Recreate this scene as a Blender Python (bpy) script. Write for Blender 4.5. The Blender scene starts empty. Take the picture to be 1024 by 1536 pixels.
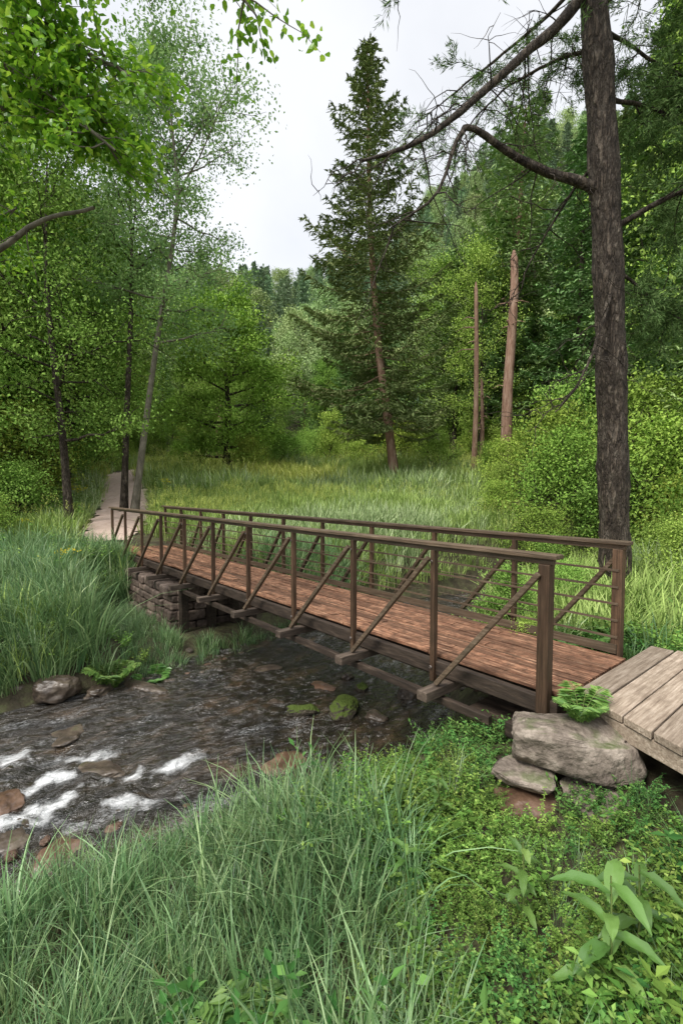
import bpy, math, bmesh
import numpy as np
from mathutils import Vector, noise
R0=np.random.default_rng(11)
scene=bpy.context.scene
COL=scene.collection
def nrm(a):
    return a/np.maximum(np.linalg.norm(a,axis=-1,keepdims=True),1e-9)
def ss(a,b,x):
    t=np.clip((x-a)/(b-a),0,1); return t*t*(3-2*t)
def nz(x,y,f=1.0,s=0.0):
    x=x*f+s*3.1; y=y*f-s*1.7
    return (np.sin(x*1.3+1.7*np.sin(y*.9+s))+np.sin(y*1.7+1.3*np.sin(x*1.1+2+s))+np.sin((x+y)*2.3+s+np.sin(x*2.9-y))*.6+np.sin((x-y)*3.7+1.1)*.4)/3.0

# ------------------------------------------------------------------ materials
def newmat(name):
    m=bpy.data.materials.new(name); m.use_nodes=True
    nt=m.node_tree; nt.nodes.clear()
    out=nt.nodes.new('ShaderNodeOutputMaterial')
    return m,nt,out
def N(nt,t,**k):
    n=nt.nodes.new(t)
    for a,b in k.items(): setattr(n,a,b)
    return n
def ramp(nt,stops):
    r=nt.nodes.new('ShaderNodeValToRGB'); e=r.color_ramp.elements
    while len(e)<len(stops): e.new(.5)
    for i,(p,c) in enumerate(stops):
        e[i].position=p; e[i].color=(c[0],c[1],c[2],1)
    return r
def leafmat(name,c1,c2,c3=None,trans=0,rough=.45,vlo=.7,vhi=1.25,spec=0,irnd=False):
    m,nt,out=newmat(name); L=nt.links.new
    at=N(nt,'ShaderNodeAttribute',attribute_name='rnd')
    st=[(0,c1),(.7,c2),(1,c3 or c2)]
    r=ramp(nt,st); L(at.outputs['Fac'],r.inputs[0])
    if irnd: rsock=N(nt,'ShaderNodeAttribute',attribute_name='irnd').outputs['Fac']
    else: rsock=N(nt,'ShaderNodeObjectInfo').outputs['Random']
    mr=N(nt,'ShaderNodeMapRange'); mr.inputs[3].default_value=vlo; mr.inputs[4].default_value=vhi
    L(rsock,mr.inputs[0])
    ml=N(nt,'ShaderNodeMath',operation='MULTIPLY'); ml.inputs[1].default_value=7.31
    fr=N(nt,'ShaderNodeMath',operation='FRACT'); L(rsock,ml.inputs[0]); L(ml.outputs[0],fr.inputs[0])
    mh=N(nt,'ShaderNodeMapRange'); mh.inputs[3].default_value=.48; mh.inputs[4].default_value=.52
    L(fr.outputs[0],mh.inputs[0])
    hs=N(nt,'ShaderNodeHueSaturation'); L(mh.outputs[0],hs.inputs['Hue']); L(mr.outputs[0],hs.inputs['Value']); L(r.outputs[0],hs.inputs['Color'])
    if spec:
        p=N(nt,'ShaderNodeBsdfPrincipled'); p.inputs['Roughness'].default_value=rough; p.inputs['Specular IOR Level'].default_value=spec
        L(hs.outputs[0],p.inputs['Base Color'])
    else:
        p=N(nt,'ShaderNodeBsdfDiffuse'); L(hs.outputs[0],p.inputs['Color'])
    if trans:
        t=N(nt,'ShaderNodeBsdfTranslucent'); hs2=N(nt,'ShaderNodeHueSaturation'); hs2.inputs['Hue'].default_value=.49; hs2.inputs['Value'].default_value=1.3
        L(hs.outputs[0],hs2.inputs['Color']); L(hs2.outputs[0],t.inputs['Color'])
        mx=N(nt,'ShaderNodeMixShader'); mx.inputs[0].default_value=trans
        L(p.outputs[0],mx.inputs[1]); L(t.outputs[0],mx.inputs[2]); L(mx.outputs[0],out.inputs[0])
    else: L(p.outputs[0],out.inputs[0])
    return m
def texmat(name,stops,scale=(1,1,1),nscale=5,detail=8,rough=.8,bump=.5,bdist=.02,spec=.3,rndmix=0,moss=None,bscale=None,crack=None,blotch=None):
    m,nt,out=newmat(name); L=nt.links.new
    tc=N(nt,'ShaderNodeTexCoord'); mp=N(nt,'ShaderNodeMapping'); mp.inputs['Scale'].default_value=scale
    L(tc.outputs['Object'],mp.inputs[0])
    n=N(nt,'ShaderNodeTexNoise'); n.inputs['Scale'].default_value=nscale; n.inputs['Detail'].default_value=detail; n.inputs['Roughness'].default_value=.65
    L(mp.outputs[0],n.inputs[0])
    r=ramp(nt,stops); L(n.outputs[0],r.inputs[0]); col=r.outputs[0]
    if rndmix:
        at=N(nt,'ShaderNodeAttribute',attribute_name='rnd')
        mr=N(nt,'ShaderNodeMapRange'); mr.inputs[3].default_value=1-rndmix; mr.inputs[4].default_value=1+rndmix
        L(at.outputs['Fac'],mr.inputs[0])
        hs=N(nt,'ShaderNodeHueSaturation'); L(mr.outputs[0],hs.inputs['Value']); L(col,hs.inputs['Color']); col=hs.outputs[0]
    if blotch:
        nb=N(nt,'ShaderNodeTexNoise'); nb.inputs['Scale'].default_value=blotch[0]; nb.inputs['Detail'].default_value=10; nb.inputs['Roughness'].default_value=.7; L(tc.outputs['Object'],nb.inputs[0])
        rb=N(nt,'ShaderNodeMapRange'); rb.inputs[1].default_value=.42; rb.inputs[2].default_value=.62; rb.inputs[4].default_value=blotch[2]; L(nb.outputs[0],rb.inputs[0])
        mb=N(nt,'ShaderNodeMixRGB'); L(rb.outputs[0],mb.inputs[0]); L(col,mb.inputs[1]); mb.inputs[2].default_value=(*blotch[1],1); col=mb.outputs[0]
    if moss:
        g=N(nt,'ShaderNodeNewGeometry'); sp=N(nt,'ShaderNodeSeparateXYZ'); L(g.outputs['Normal'],sp.inputs[0])
        n2=N(nt,'ShaderNodeTexNoise'); n2.inputs['Scale'].default_value=6; n2.inputs['Detail'].default_value=8; L(tc.outputs['Object'],n2.inputs[0])
        ad=N(nt,'ShaderNodeMath',operation='ADD'); L(sp.outputs[2],ad.inputs[0]); L(n2.outputs[0],ad.inputs[1])
        mr2=N(nt,'ShaderNodeMapRange'); mr2.inputs[1].default_value=moss[1]; mr2.inputs[2].default_value=moss[1]+.25; L(ad.outputs[0],mr2.inputs[0])
        mx=N(nt,'ShaderNodeMixRGB'); L(mr2.outputs[0],mx.inputs[0]); L(col,mx.inputs[1]); mx.inputs[2].default_value=(*moss[0],1); col=mx.outputs[0]
    p=N(nt,'ShaderNodeBsdfPrincipled'); p.inputs['Roughness'].default_value=rough; p.inputs['Specular IOR Level'].default_value=spec
    n3=N(nt,'ShaderNodeTexNoise'); n3.inputs['Scale'].default_value=bscale or nscale*2.2; n3.inputs['Detail'].default_value=9; L(mp.outputs[0],n3.inputs[0])
    hgt=n3.outputs[0]
    if crack:
        mp2=N(nt,'ShaderNodeMapping'); mp2.inputs['Scale'].default_value=(1,1,crack[1]); L(tc.outputs['Object'],mp2.inputs[0])
        nw=N(nt,'ShaderNodeTexNoise'); nw.inputs['Scale'].default_value=crack[0]*.7; nw.inputs['Detail'].default_value=5; L(mp2.outputs[0],nw.inputs[0])
        mxv=N(nt,'ShaderNodeMixRGB'); mxv.inputs[0].default_value=.22; L(mp2.outputs[0],mxv.inputs[1]); L(nw.outputs['Color'],mxv.inputs[2])
        vo=N(nt,'ShaderNodeTexVoronoi',feature='DISTANCE_TO_EDGE'); vo.inputs['Scale'].default_value=crack[0]; L(mxv.outputs[0],vo.inputs[0])
        cm=N(nt,'ShaderNodeMapRange'); cm.inputs[2].default_value=.3; cm.inputs[3].default_value=.4; L(vo.outputs['Distance'],cm.inputs[0])
        mm=N(nt,'ShaderNodeMixRGB',blend_type='MULTIPLY'); mm.inputs[0].default_value=1; L(col,mm.inputs[1]); L(cm.outputs[0],mm.inputs[2]); col=mm.outputs[0]
        ah=N(nt,'ShaderNodeMath',operation='ADD'); L(cm.outputs[0],ah.inputs[0]); L(hgt,ah.inputs[1]); hgt=ah.outputs[0]
    L(col,p.inputs['Base Color'])
    b=N(nt,'ShaderNodeBump'); b.inputs['Strength'].default_value=bump; b.inputs['Distance'].default_value=bdist
    L(hgt,b.inputs['Height']); L(b.outputs[0],p.inputs['Normal'])
    L(p.outputs[0],out.inputs[0])
    return m

M={}
M['bark']=texmat('bark_dark',[(.3,(.03,.022,.015)),(.5,(.1,.076,.055)),(.7,(.24,.2,.155))],(1,1,.5),9,bump=1,bdist=.05,crack=(15,.22))
M['bark_red']=texmat('bark_red',[(.3,(.13,.07,.045)),(.5,(.3,.18,.125)),(.75,(.46,.34,.26))],(1,1,.2),6,bump=1,bdist=.04)
M['bark_grey']=texmat('bark_grey',[(.3,(.07,.062,.045)),(.55,(.19,.17,.13)),(.75,(.32,.3,.24))],(1,1,.4),7,bump=.8,bdist=.02)
M['fir']=leafmat('fir_needles',(.14,.22,.085),(.27,.37,.14),(.38,.47,.19))
M['pine_n']=leafmat('pine_needles',(.11,.18,.06),(.21,.3,.1),(.3,.39,.15))
M['fir_mid']=leafmat('conifer_foliage',(.105,.18,.07),(.205,.3,.11),(.3,.4,.15),vlo=.7,vhi=1.35)
M['dec']=leafmat('broadleaf_foliage',(.15,.27,.05),(.29,.43,.09),(.41,.54,.14),vlo=.75,vhi=1.3)
M['fir_haze']=leafmat('hill_conifer_haze_tint',(.21,.3,.19),(.29,.39,.24),(.37,.47,.28),vlo=.75,vhi=1.3)  # paler, bluer needle colour with distance haze painted into it
M['dec_haze']=leafmat('hill_broadleaf_haze_tint',(.29,.4,.17),(.39,.51,.22),(.47,.58,.26),vlo=.8,vhi=1.2)  # leaf colour lightened to paint aerial haze on the far hill
M['birch']=leafmat('birch_leaves',(.16,.27,.09),(.3,.42,.15),(.42,.53,.22),vlo=.9,vhi=1.1,trans=.3)
M['bright']=leafmat('maple_leaves',(.08,.2,.015),(.21,.39,.03),(.37,.54,.06),trans=.45,vlo=.95,vhi=1.05,rough=.35,spec=.4)
M['bush']=leafmat('shrub_leaves',(.17,.28,.05),(.32,.45,.08),(.46,.57,.13),vlo=.75,vhi=1.2)
M['grass']=leafmat('long_grass_blades',(.075,.155,.06),(.19,.32,.12),(.36,.5,.24),rough=.4,vlo=.7,vhi=1.2,trans=.25,spec=.4,irnd=True)
M['grass_dry']=leafmat('dry_grass_blades',(.16,.12,.06),(.28,.23,.11),(.4,.34,.18))
M['mead']=leafmat('meadow_blades',(.19,.33,.08),(.34,.5,.15),(.47,.6,.24),vlo=.8,vhi=1.2)
M['mead_y']=leafmat('meadow_blades_yellow',(.31,.43,.08),(.47,.58,.14),(.6,.66,.23),vlo=.85,vhi=1.15)
M['mead_b']=leafmat('meadow_blades_pale',(.2,.32,.13),(.36,.49,.23),(.52,.62,.37),vlo=.85,vhi=1.15)
M['herb']=leafmat('herb_leaves',(.09,.18,.035),(.2,.34,.07),(.35,.49,.13),vlo=.6,vhi=1.25,trans=.2,irnd=True)
M['herb_d']=leafmat('herb_leaves_dark',(.045,.12,.03),(.11,.225,.055),(.19,.33,.09),vlo=.7,vhi=1.2,irnd=True)
M['weed']=leafmat('weed_leaves',(.1,.2,.04),(.21,.35,.07),(.35,.48,.12),vlo=.7,vhi=1.25)
M['broad']=leafmat('broad_leaf',(.08,.19,.045),(.14,.28,.065),(.22,.37,.1),trans=.35,rough=.3,spec=.5)
M['yel']=leafmat('yellow_flowers',(.6,.52,.04),(.7,.62,.06))
M['stem']=leafmat('stems',(.08,.13,.04),(.17,.22,.07))
M['soil']=texmat('ground_soil',[(.3,(.022,.018,.012)),(.5,(.06,.055,.028)),(.62,(.09,.1,.04)),(.75,(.14,.17,.06))],nscale=3.5,detail=14,bump=1,bdist=.06,blotch=(30,(.05,.035,.022),.6))
M['path']=texmat('path_gravel',[(.3,(.42,.3,.24)),(.55,(.56,.43,.36)),(.8,(.66,.54,.47))],nscale=6,bump=.6,blotch=(1.5,(.36,.28,.21),.4))
M['deck']=texmat('deck_wood',[(.3,(.055,.026,.016)),(.46,(.2,.093,.052)),(.6,(.41,.22,.13)),(.75,(.58,.4,.27))],(1.6,20,20),2.4,rough=.7,bump=.7,bdist=.012,rndmix=.5,blotch=(11,(.085,.045,.027),.75))
M['wood_h']=texmat('rail_wood',[(.3,(.04,.026,.016)),(.5,(.11,.075,.047)),(.75,(.23,.175,.12))],(1.2,26,26),2,rough=.6,bump=.6,bdist=.01,rndmix=.25,blotch=(3,(.06,.048,.03),.5))
M['wood_v']=texmat('post_wood',[(.3,(.034,.019,.011)),(.5,(.09,.052,.03)),(.75,(.19,.115,.07))],(26,26,1.2),2,rough=.55,bump=.6,bdist=.01,rndmix=.35,blotch=(3,(.034,.024,.014),.5))
M['wood_dk']=texmat('girder_wood',[(.3,(.015,.011,.008)),(.55,(.045,.032,.023)),(.75,(.11,.08,.058))],(2,12,12),2,rough=.7,bump=.6,bdist=.01,rndmix=.2)
M['wood_br']=texmat('cross_beam_wood',[(.3,(.035,.026,.02)),(.55,(.09,.067,.05)),(.75,(.19,.145,.11))],(12,2,12),2,rough=.7,bump=.6,bdist=.01,rndmix=.2)
M['wood_gy']=texmat('boardwalk_wood',[(.28,(.13,.092,.065)),(.5,(.33,.26,.195)),(.75,(.54,.45,.36))],(24,1.5,24),2,rough=.75,bump=.8,bdist=.01,rndmix=.3,blotch=(5,(.18,.135,.095),.5))
M['rock']=texmat('rock_grey',[(.3,(.08,.062,.05)),(.5,(.25,.205,.165)),(.72,(.48,.41,.34))],nscale=5,detail=14,bump=1,bdist=.06,moss=((.08,.11,.03),1.45),blotch=(14,(.1,.08,.06),.6))
M['rock_w']=texmat('rock_wet',[(.3,(.025,.02,.015)),(.5,(.08,.06,.044)),(.72,(.18,.145,.105))],nscale=4,rough=.35,bump=.8,bdist=.03,spec=.5,moss=((.05,.065,.02),1.55))
M['rock_r']=texmat('rock_red_wet',[(.3,(.045,.026,.017)),(.5,(.12,.07,.044)),(.72,(.24,.155,.11))],nscale=4,rough=.3,bump=.8,bdist=.03,spec=.5)
M['rock_m']=texmat('rock_mossy',[(.3,(.02,.02,.015)),(.5,(.06,.05,.035)),(.72,(.12,.1,.07))],nscale=5,bump=1,bdist=.04,moss=((.075,.11,.018),.95),bscale=40)
M['rock_st']=texmat('abutment_stone',[(.3,(.045,.033,.026)),(.5,(.135,.1,.08)),(.72,(.29,.225,.18))],nscale=4,bump=1,bdist=.05,rndmix=.35)
M['wire']=texmat('wire_steel',[(.3,(.12,.1,.09)),(.7,(.25,.22,.2))],rough=.5)

# ------------------------------------------------------------------ mesh building
def mkmesh(name,parts,mats):
    Vs=[];Qs=[];Ms=[];Rs=[];Ss=[];o=0
    for p in parts:
        V,Q,mi=p[0],p[1],p[2]; sm=p[3] if len(p)>3 else True
        rn=p[4] if len(p)>4 else None
        if len(Q)==0: continue
        Vs.append(V);Qs.append(Q+o);o+=len(V)
        Ms.append(np.full(len(Q),mi));Ss.append(np.full(len(Q),sm))
        Rs.append(rn if rn is not None else R0.random(len(Q)))
    V=np.concatenate(Vs).astype(np.float32);Q=np.concatenate(Qs).astype(np.int32)
    me=bpy.data.meshes.new(name)
    me.vertices.add(len(V)); me.vertices.foreach_set('co',V.ravel())
    me.loops.add(Q.size); me.loops.foreach_set('vertex_index',Q.ravel())
    me.polygons.add(len(Q)); me.polygons.foreach_set('loop_start',np.arange(0,Q.size,4,dtype=np.int32))
    me.polygons.foreach_set('material_index',np.concatenate(Ms).astype(np.int32))
    me.polygons.foreach_set('use_smooth',np.concatenate(Ss).astype(bool))
    a=me.attributes.new('rnd','FLOAT','FACE'); a.data.foreach_set('value',np.concatenate(Rs).astype(np.float32))
    for m in mats: me.materials.append(m)
    me.update(calc_edges=True); me.validate()
    return me
def mkobj(name,parts,mats,loc=(0,0,0),link=True,parent=None):
    ob=bpy.data.objects.new(name,mkmesh(name,parts,mats)); ob.location=loc
    if link: COL.objects.link(ob)
    if parent: ob.parent=parent
    return ob
def tube(pts,rad,sides=8,mi=0,rough=0):
    pts=np.asarray(pts,float); rad=np.asarray(rad,float); n=len(pts)
    t=nrm(np.gradient(pts,axis=0)); mt=np.abs(t.mean(0)); ref=np.zeros(3); ref[np.argmin(mt)]=1
    a=nrm(np.cross(t,ref)); b=np.cross(t,a)
    th=np.linspace(0,2*np.pi,sides,endpoint=False)
    rr=rad[:,None]*np.ones((1,sides))
    if rough: rr=rr*(1+rough*R0.normal(size=(n,sides)))
    V=pts[:,None]+rr[...,None]*(a[:,None]*np.cos(th)[None,:,None]+b[:,None]*np.sin(th)[None,:,None])
    i=np.arange(n-1)[:,None]*sides; j=np.arange(sides)[None]; k=(j+1)%sides
    Q=np.stack([i+j,i+k,i+k+sides,i+j+sides],-1).reshape(-1,4)
    return (V.reshape(-1,3),Q,mi,True)
def spline(pts,n):
    P=np.asarray(pts,float); P=np.vstack([2*P[0]-P[1],P,2*P[-1]-P[-2]])
    out=[]; m=len(P)-3
    for q in np.linspace(0,m-1e-6,n):
        i=int(q); t=q-i; a,b,c,d=P[i:i+4]
        out.append(.5*(2*b+(c-a)*t+(2*a-5*b+4*c-d)*t*t+(3*b-a-3*c+d)*t**3))
    return np.array(out)
def leafq(P,D,Nn,Lg,W,mi=1,fold=.15):
    D=nrm(D); S=nrm(np.cross(D,Nn)); U=np.cross(S,D)
    Lg=np.broadcast_to(Lg,(len(P),))[:,None]; W=np.broadcast_to(W,(len(P),))[:,None]
    m=P+D*Lg*.45+U*W*fold
    V=np.stack([P,m+S*W/2,P+D*Lg-U*Lg*.08,m-S*W/2],1).reshape(-1,3)
    Q=np.arange(len(P)*4).reshape(-1,4)
    return (V,Q,mi,False)
def blades(rs,n,R,L0,L1,w,lean,mi=0,k=4,base=None,pw=2.0):
    r=R*np.sqrt(rs.random(n)); a=rs.random(n)*6.283
    P=np.stack([r*np.cos(a),r*np.sin(a),np.zeros(n)-.03],1) if base is None else base
    az=a+rs.normal(size=n)*.9; Lg=L0+(L1-L0)*rs.random(n); ln=lean*(.25+rs.random(n)*1.1)
    D=np.stack([np.cos(az),np.sin(az),np.zeros(n)],1); S=np.stack([-np.sin(az+rs.normal(size=n)*.5),np.cos(az),np.zeros(n)],1)
    s=np.linspace(0,1,k+1)
    hor=ln[:,None]*Lg[:,None]*(.25*s+.75*s**pw)[None]
    zz=Lg[:,None]*(s[None]-.45*np.minimum(ln,1.3)[:,None]*(s**2.5)[None])
    C=P[:,None]+D[:,None]*hor[...,None]; C[...,2]+=zz
    ww=w*(.6+.8*rs.random(n))[:,None]*np.array([.7+.6*q-1.22*q**2.2 for q in s])[None]
    V=np.stack([C-S[:,None]*ww[...,None]/2,C+S[:,None]*ww[...,None]/2],2)
    i=(np.arange(n)*(k+1)*2)[:,None]; j=np.arange(k)[None]*2
    Q=np.stack([i+j,i+j+1,i+j+3,i+j+2],-1).reshape(-1,4)
    return (V.reshape(-1,3),Q,mi,True,np.repeat(rs.random(n),k))
def box(p0,p1,w,h,mi=0,up=(0,0,1)):
    p0=np.array(p0,float);p1=np.array(p1,float); d=nrm(p1-p0); up=np.array(up,float)
    if abs(d@up)>.98: up=np.array((1.,0,0))
    s=nrm(np.cross(d,up)); u=np.cross(s,d)
    V=[]
    for p in (p0,p1):
        for a,b in ((-1,-1),(1,-1),(1,1),(-1,1)): V.append(p+s*w/2*a+u*h/2*b)
    Q=np.array([(3,2,1,0),(4,5,6,7),(0,1,5,4),(1,2,6,5),(2,3,7,6),(3,0,4,7)])
    return (np.array(V),Q,mi,False,np.full(6,R0.random()))
def bevel(ob,w=.006):
    m=ob.modifiers.new('bevel','BEVEL'); m.width=w; m.segments=2; m.limit_method='ANGLE'
def tolocal(x,y):
    dx=x-1.565; dy=y-3.64; return dx*-.644+dy*.767, dx*.767+dy*.644

# ------------------------------------------------------------------ terrain
CLp=spline([(-20,-12),(-12,-3.5),(-8.6,1.0),(-6,3.1),(-3.5,4.9),(-1.7,6.0),(-.15,7.6),(.9,9.2),(2.4,10.9),(5,12.0),(9,12.2),(16,10),(30,2),(60,-20)],90)
def sdist(x,y):
    x=np.asarray(x,float).ravel(); y=np.asarray(y,float).ravel()
    best=np.full(x.shape,1e9); sg=np.ones(x.shape); al=np.zeros(x.shape)
    for i in range(len(CLp)-1):
        a=CLp[i]; b=CLp[i+1]; d=b-a; L2=d@d
        t=np.clip(((x-a[0])*d[0]+(y-a[1])*d[1])/L2,0,1)
        dx=x-a[0]-t*d[0]; dy=y-a[1]-t*d[1]; q=np.hypot(dx,dy)
        c=np.sign(d[0]*dy-d[1]*dx)
        m=q<best; best[m]=q[m]; sg[m]=c[m]; al[m]=i+t[m]
    adj=.85*np.exp(-((x-.7)**2+(y-5.2)**2)/1.5**2)+.3*np.exp(-((x+.8)**2+(y-4.5)**2)/1.0**2)
    best=np.maximum(best-adj,.01)
    return best*sg,al
def height(x,y):
    sh=np.shape(x); x=np.asarray(x,float).ravel(); y=np.asarray(y,float).ravel()
    sd,_=sdist(x,y); d=np.abs(sd)
    Rr=np.interp(y,[-50,8,12.5,17,30,36,48,60,500],[-.5,-.5,-.1,.72,2.6,3.1,3.7,4.6,14])
    b1=np.clip(-.8+.2*x,-1.05,-.22)
    w=np.maximum(ss(-1,1,sd),ss(9,13,y))
    base=b1*(1-w)+Rr*w
    base=base+.07*nz(x,y,1.1)*ss(0,3,d)+.25*nz(x,y,.25)*ss(18,30,y)+.02*nz(x,y,4)*(y<14)
    t_,s_=tolocal(x,y)
    mk=ss(3.5,5,t_)*(1-ss(9.6,10.8,t_))*ss(-1.9,-1.0,s_)*(1-ss(1.5,2.6,s_))
    base=base*(1-mk)-1.12*mk
    f=ss(.9,2.8,d)
    z=-1.75*(1-f)+base*f
    z=z+.42*np.maximum(x-11,0)*ss(15,28,y)*(1-ss(60,110,x)*.6)+.35*np.maximum(-x-17,0)*ss(10,26,y)*(1-.7*ss(50,110,-x))
    z=z+np.clip(.52+.0026*x,.2,.9)*(np.sqrt((np.clip(y-60,-60,150)+0.0)**2+60)+np.clip(y-60,-60,150)-0)*.5*ss(48,70,y)
    z=z+3*nz(x,y,.035)*ss(60,120,y)
    return z.reshape(sh)
xs=np.concatenate([-np.geomspace(420,14.5,34),np.linspace(-14,14,190),np.geomspace(14.5,420,34)])
ys=np.concatenate([np.linspace(-60,-2,14),np.linspace(-1.5,17,130),np.linspace(17.6,60,52),np.geomspace(62,600,40)])
X,Y=np.meshgrid(xs,ys); Z=height(X,Y)
V=np.stack([X,Y,Z],-1).reshape(-1,3); nx=len(xs); ny=len(ys)
i=np.arange(ny-1)[:,None]*nx; j=np.arange(nx-1)[None]
Q=np.stack([i+j,i+j+1,i+j+1+nx,i+j+nx],-1).reshape(-1,4)
mkobj('ground',[(V,Q,0,True)],[M['soil']])

# path
PP=spline([(-6.55,13.4),(-7.1,15),(-7.8,17.3),(-9.5,21),(-11.8,26),(-13.2,31),(-12.9,36),(-10.5,41),(-9,44)],120)
T=nrm(np.gradient(PP,axis=0)); S=np.stack([T[:,1],-T[:,0]],1)
cr=np.linspace(-.8,.8,7)
q=np.arange(120)
wd_=np.interp(q,[0,12,40,120],[.7,1.0,1.15,1.25])
eL=wd_[:,None]*(1+.12*np.sin(q*.9)+.1*np.sin(q*2.3))[:,None]
eR=wd_[:,None]*(1+.12*np.sin(q*1.1+2)+.1*np.sin(q*1.9+1))[:,None]
off=np.where(cr[None]<0,cr[None]*eL,cr[None]*eR)
XY=PP[:,None]+S[:,None]*off[...,None]
Zp=height(XY[...,0],XY[...,1])+.07-.03*np.abs(cr)[None]
V=np.concatenate([XY,Zp[...,None]],-1).reshape(-1,3)
i=np.arange(119)[:,None]*7; j=np.arange(6)[None]
mkobj('dirt_path',[(V,np.stack([i+j,i+j+1,i+j+8,i+j+7],-1).reshape(-1,4),0,True)],[M['path']])
def pdist(x,y):
    return np.min(np.hypot(x[:,None]-PP[None,:,0],y[:,None]-PP[None,:,1]),1)

# water
WC=spline(CLp[8:72],700); T=nrm(np.gradient(WC,axis=0)); S=np.stack([T[:,1],-T[:,0]],1)
cr=np.linspace(-2.6,3.7,96); nc=96
XY=WC[:,None]+S[:,None]*cr[None,:,None]; wx=XY[...,0]; wy=XY[...,1]
al=np.cumsum(np.r_[0,np.linalg.norm(np.diff(WC,axis=0),axis=1)])[:,None]+0*cr[None]; ac=cr[None]+0*al
def g(cx,cy,r): return np.exp(-((wx-cx)**2+(wy-cy)**2)/r**2)
rap=np.clip(g(-2.95,4.75,.55)+g(-2.25,4.6,.45)+g(-1.7,4.65,.45)+.6*g(-3.6,5.1,.4)+.8*g(-3.1,4.2,.5),0,1)
wz=-1.3+.016*nz(al*1.3,ac*2.2,2.2)+.014*nz(al*2,ac*4,4.5,2)+.007*nz(al,ac,13,7)+.05*rap*nz(al*2.0,ac*1.2,2.6,1)+.02*rap*nz(al,ac,9,3)
drop=ss(-1,1,(-(wx+2.6)*.8-(wy-4.7)*.6)); wz=wz-.07*drop
V=np.stack([wx,wy,wz],-1).reshape(-1,3); i=np.arange(699)[:,None]*nc; j=np.arange(nc-1)[None]
wo=mkobj('stream_water',[(V,np.stack([i+j,i+j+nc,i+j+nc+1,i+j+1],-1).reshape(-1,4),0,True)],[])
fo=rap*ss(-.15,.95,nz(al*1.1,ac*2.6,2.4,5)+.9*nz(al,ac,9,2))+.25*ss(.2,.9,nz(al*1.2,ac*2.2,1.6,8)+.5*nz(al,ac*1.5,7,4))  # rapids foam, plus stream-wide pale streaks painting sky shimmer on ripples
a=wo.data.attributes.new('foam_shimmer','FLOAT','POINT'); a.data.foreach_set('value',fo.ravel().astype(np.float32))
a=wo.data.attributes.new('flow','FLOAT_VECTOR','POINT'); a.data.foreach_set('vector',np.stack([al,ac*1.7,0*al],-1).reshape(-1).astype(np.float32))
m,nt,out=newmat('stream_water'); L=nt.links.new
fl=N(nt,'ShaderNodeAttribute',attribute_name='flow'); fm=N(nt,'ShaderNodeAttribute',attribute_name='foam_shimmer')
n1=N(nt,'ShaderNodeTexNoise'); n1.inputs['Scale'].default_value=5.5; n1.inputs['Detail'].default_value=5; n1.inputs['Roughness'].default_value=.6; n1.inputs['Distortion'].default_value=.8; L(fl.outputs['Vector'],n1.inputs[0])
n2=N(nt,'ShaderNodeTexNoise'); n2.inputs['Scale'].default_value=1.4; n2.inputs['Detail'].default_value=8; n2.inputs['Roughness'].default_value=.65; L(fl.outputs['Vector'],n2.inputs[0])
r=ramp(nt,[(.35,(.012,.011,.009)),(.54,(.035,.027,.018)),(.72,(.12,.078,.046))]); L(n2.outputs[0],r.inputs[0])
n4=N(nt,'ShaderNodeTexNoise'); n4.inputs['Scale'].default_value=22; n4.inputs['Detail'].default_value=8; n4.inputs['Roughness'].default_value=.7; L(fl.outputs['Vector'],n4.inputs[0])
ad=N(nt,'ShaderNodeMath',operation='MULTIPLY_ADD'); L(fm.outputs['Fac'],ad.inputs[0]); ad.inputs[1].default_value=.75; L(n4.outputs[0],ad.inputs[2])
mr=N(nt,'ShaderNodeMapRange'); mr.inputs[1].default_value=.63; mr.inputs[2].default_value=1.25; L(ad.outputs[0],mr.inputs[0])
mx=N(nt,'ShaderNodeMixRGB'); L(mr.outputs[0],mx.inputs[0]); L(r.outputs[0],mx.inputs[1]); mx.inputs[2].default_value=(.75,.76,.76,1)  # pale grey colours both the foam and the painted sky shimmer
p=N(nt,'ShaderNodeBsdfPrincipled'); p.inputs['IOR'].default_value=1.75; L(mx.outputs[0],p.inputs['Base Color'])
rr=N(nt,'ShaderNodeMapRange'); rr.inputs[3].default_value=.1; rr.inputs[4].default_value=.6; L(mr.outputs[0],rr.inputs[0]); L(rr.outputs[0],p.inputs['Roughness'])
b=N(nt,'ShaderNodeBump'); b.inputs['Strength'].default_value=1; b.inputs['Distance'].default_value=.14; L(n1.outputs[0],b.inputs['Height']); L(b.outputs[0],p.inputs['Normal'])
L(p.outputs[0],out.inputs[0]); wo.data.materials.append(m)

# ------------------------------------------------------------------ rocks
def rockmesh(name,dims,mat,seed,sq=.7,cuts=9,amp=.09,sub=5):
    rs=np.random.default_rng(seed)
    bm=bmesh.new(); bmesh.ops.create_icosphere(bm,subdivisions=sub,radius=1)
    P=np.array([v.co[:] for v in bm.verts]); P=np.sign(P)*np.abs(P)**sq
    for k in range(cuts):
        n=nrm(rs.normal(size=3)*np.array([1,1,.8])); dd=.72+.3*rs.random(); e=P@n-dd
        P=P-np.maximum(e,0)[:,None]*n*.95
    for v,q in zip(bm.verts,P):
        q=Vector(q); f=1+amp*noise.fractal(q*1.6+Vector((seed,0,0)),1.0,2.1,5)+.02*noise.fractal(q*7+Vector((seed,0,0)),1.0,2.1,3)
        v.co=Vector((q.x*dims[0]/2*f,q.y*dims[1]/2*f,q.z*dims[2]/2*f))
    me=bpy.data.meshes.new(name); bm.to_mesh(me); bm.free()
    for p in me.polygons: p.use_smooth=True
    me.materials.append(mat); return me
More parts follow.
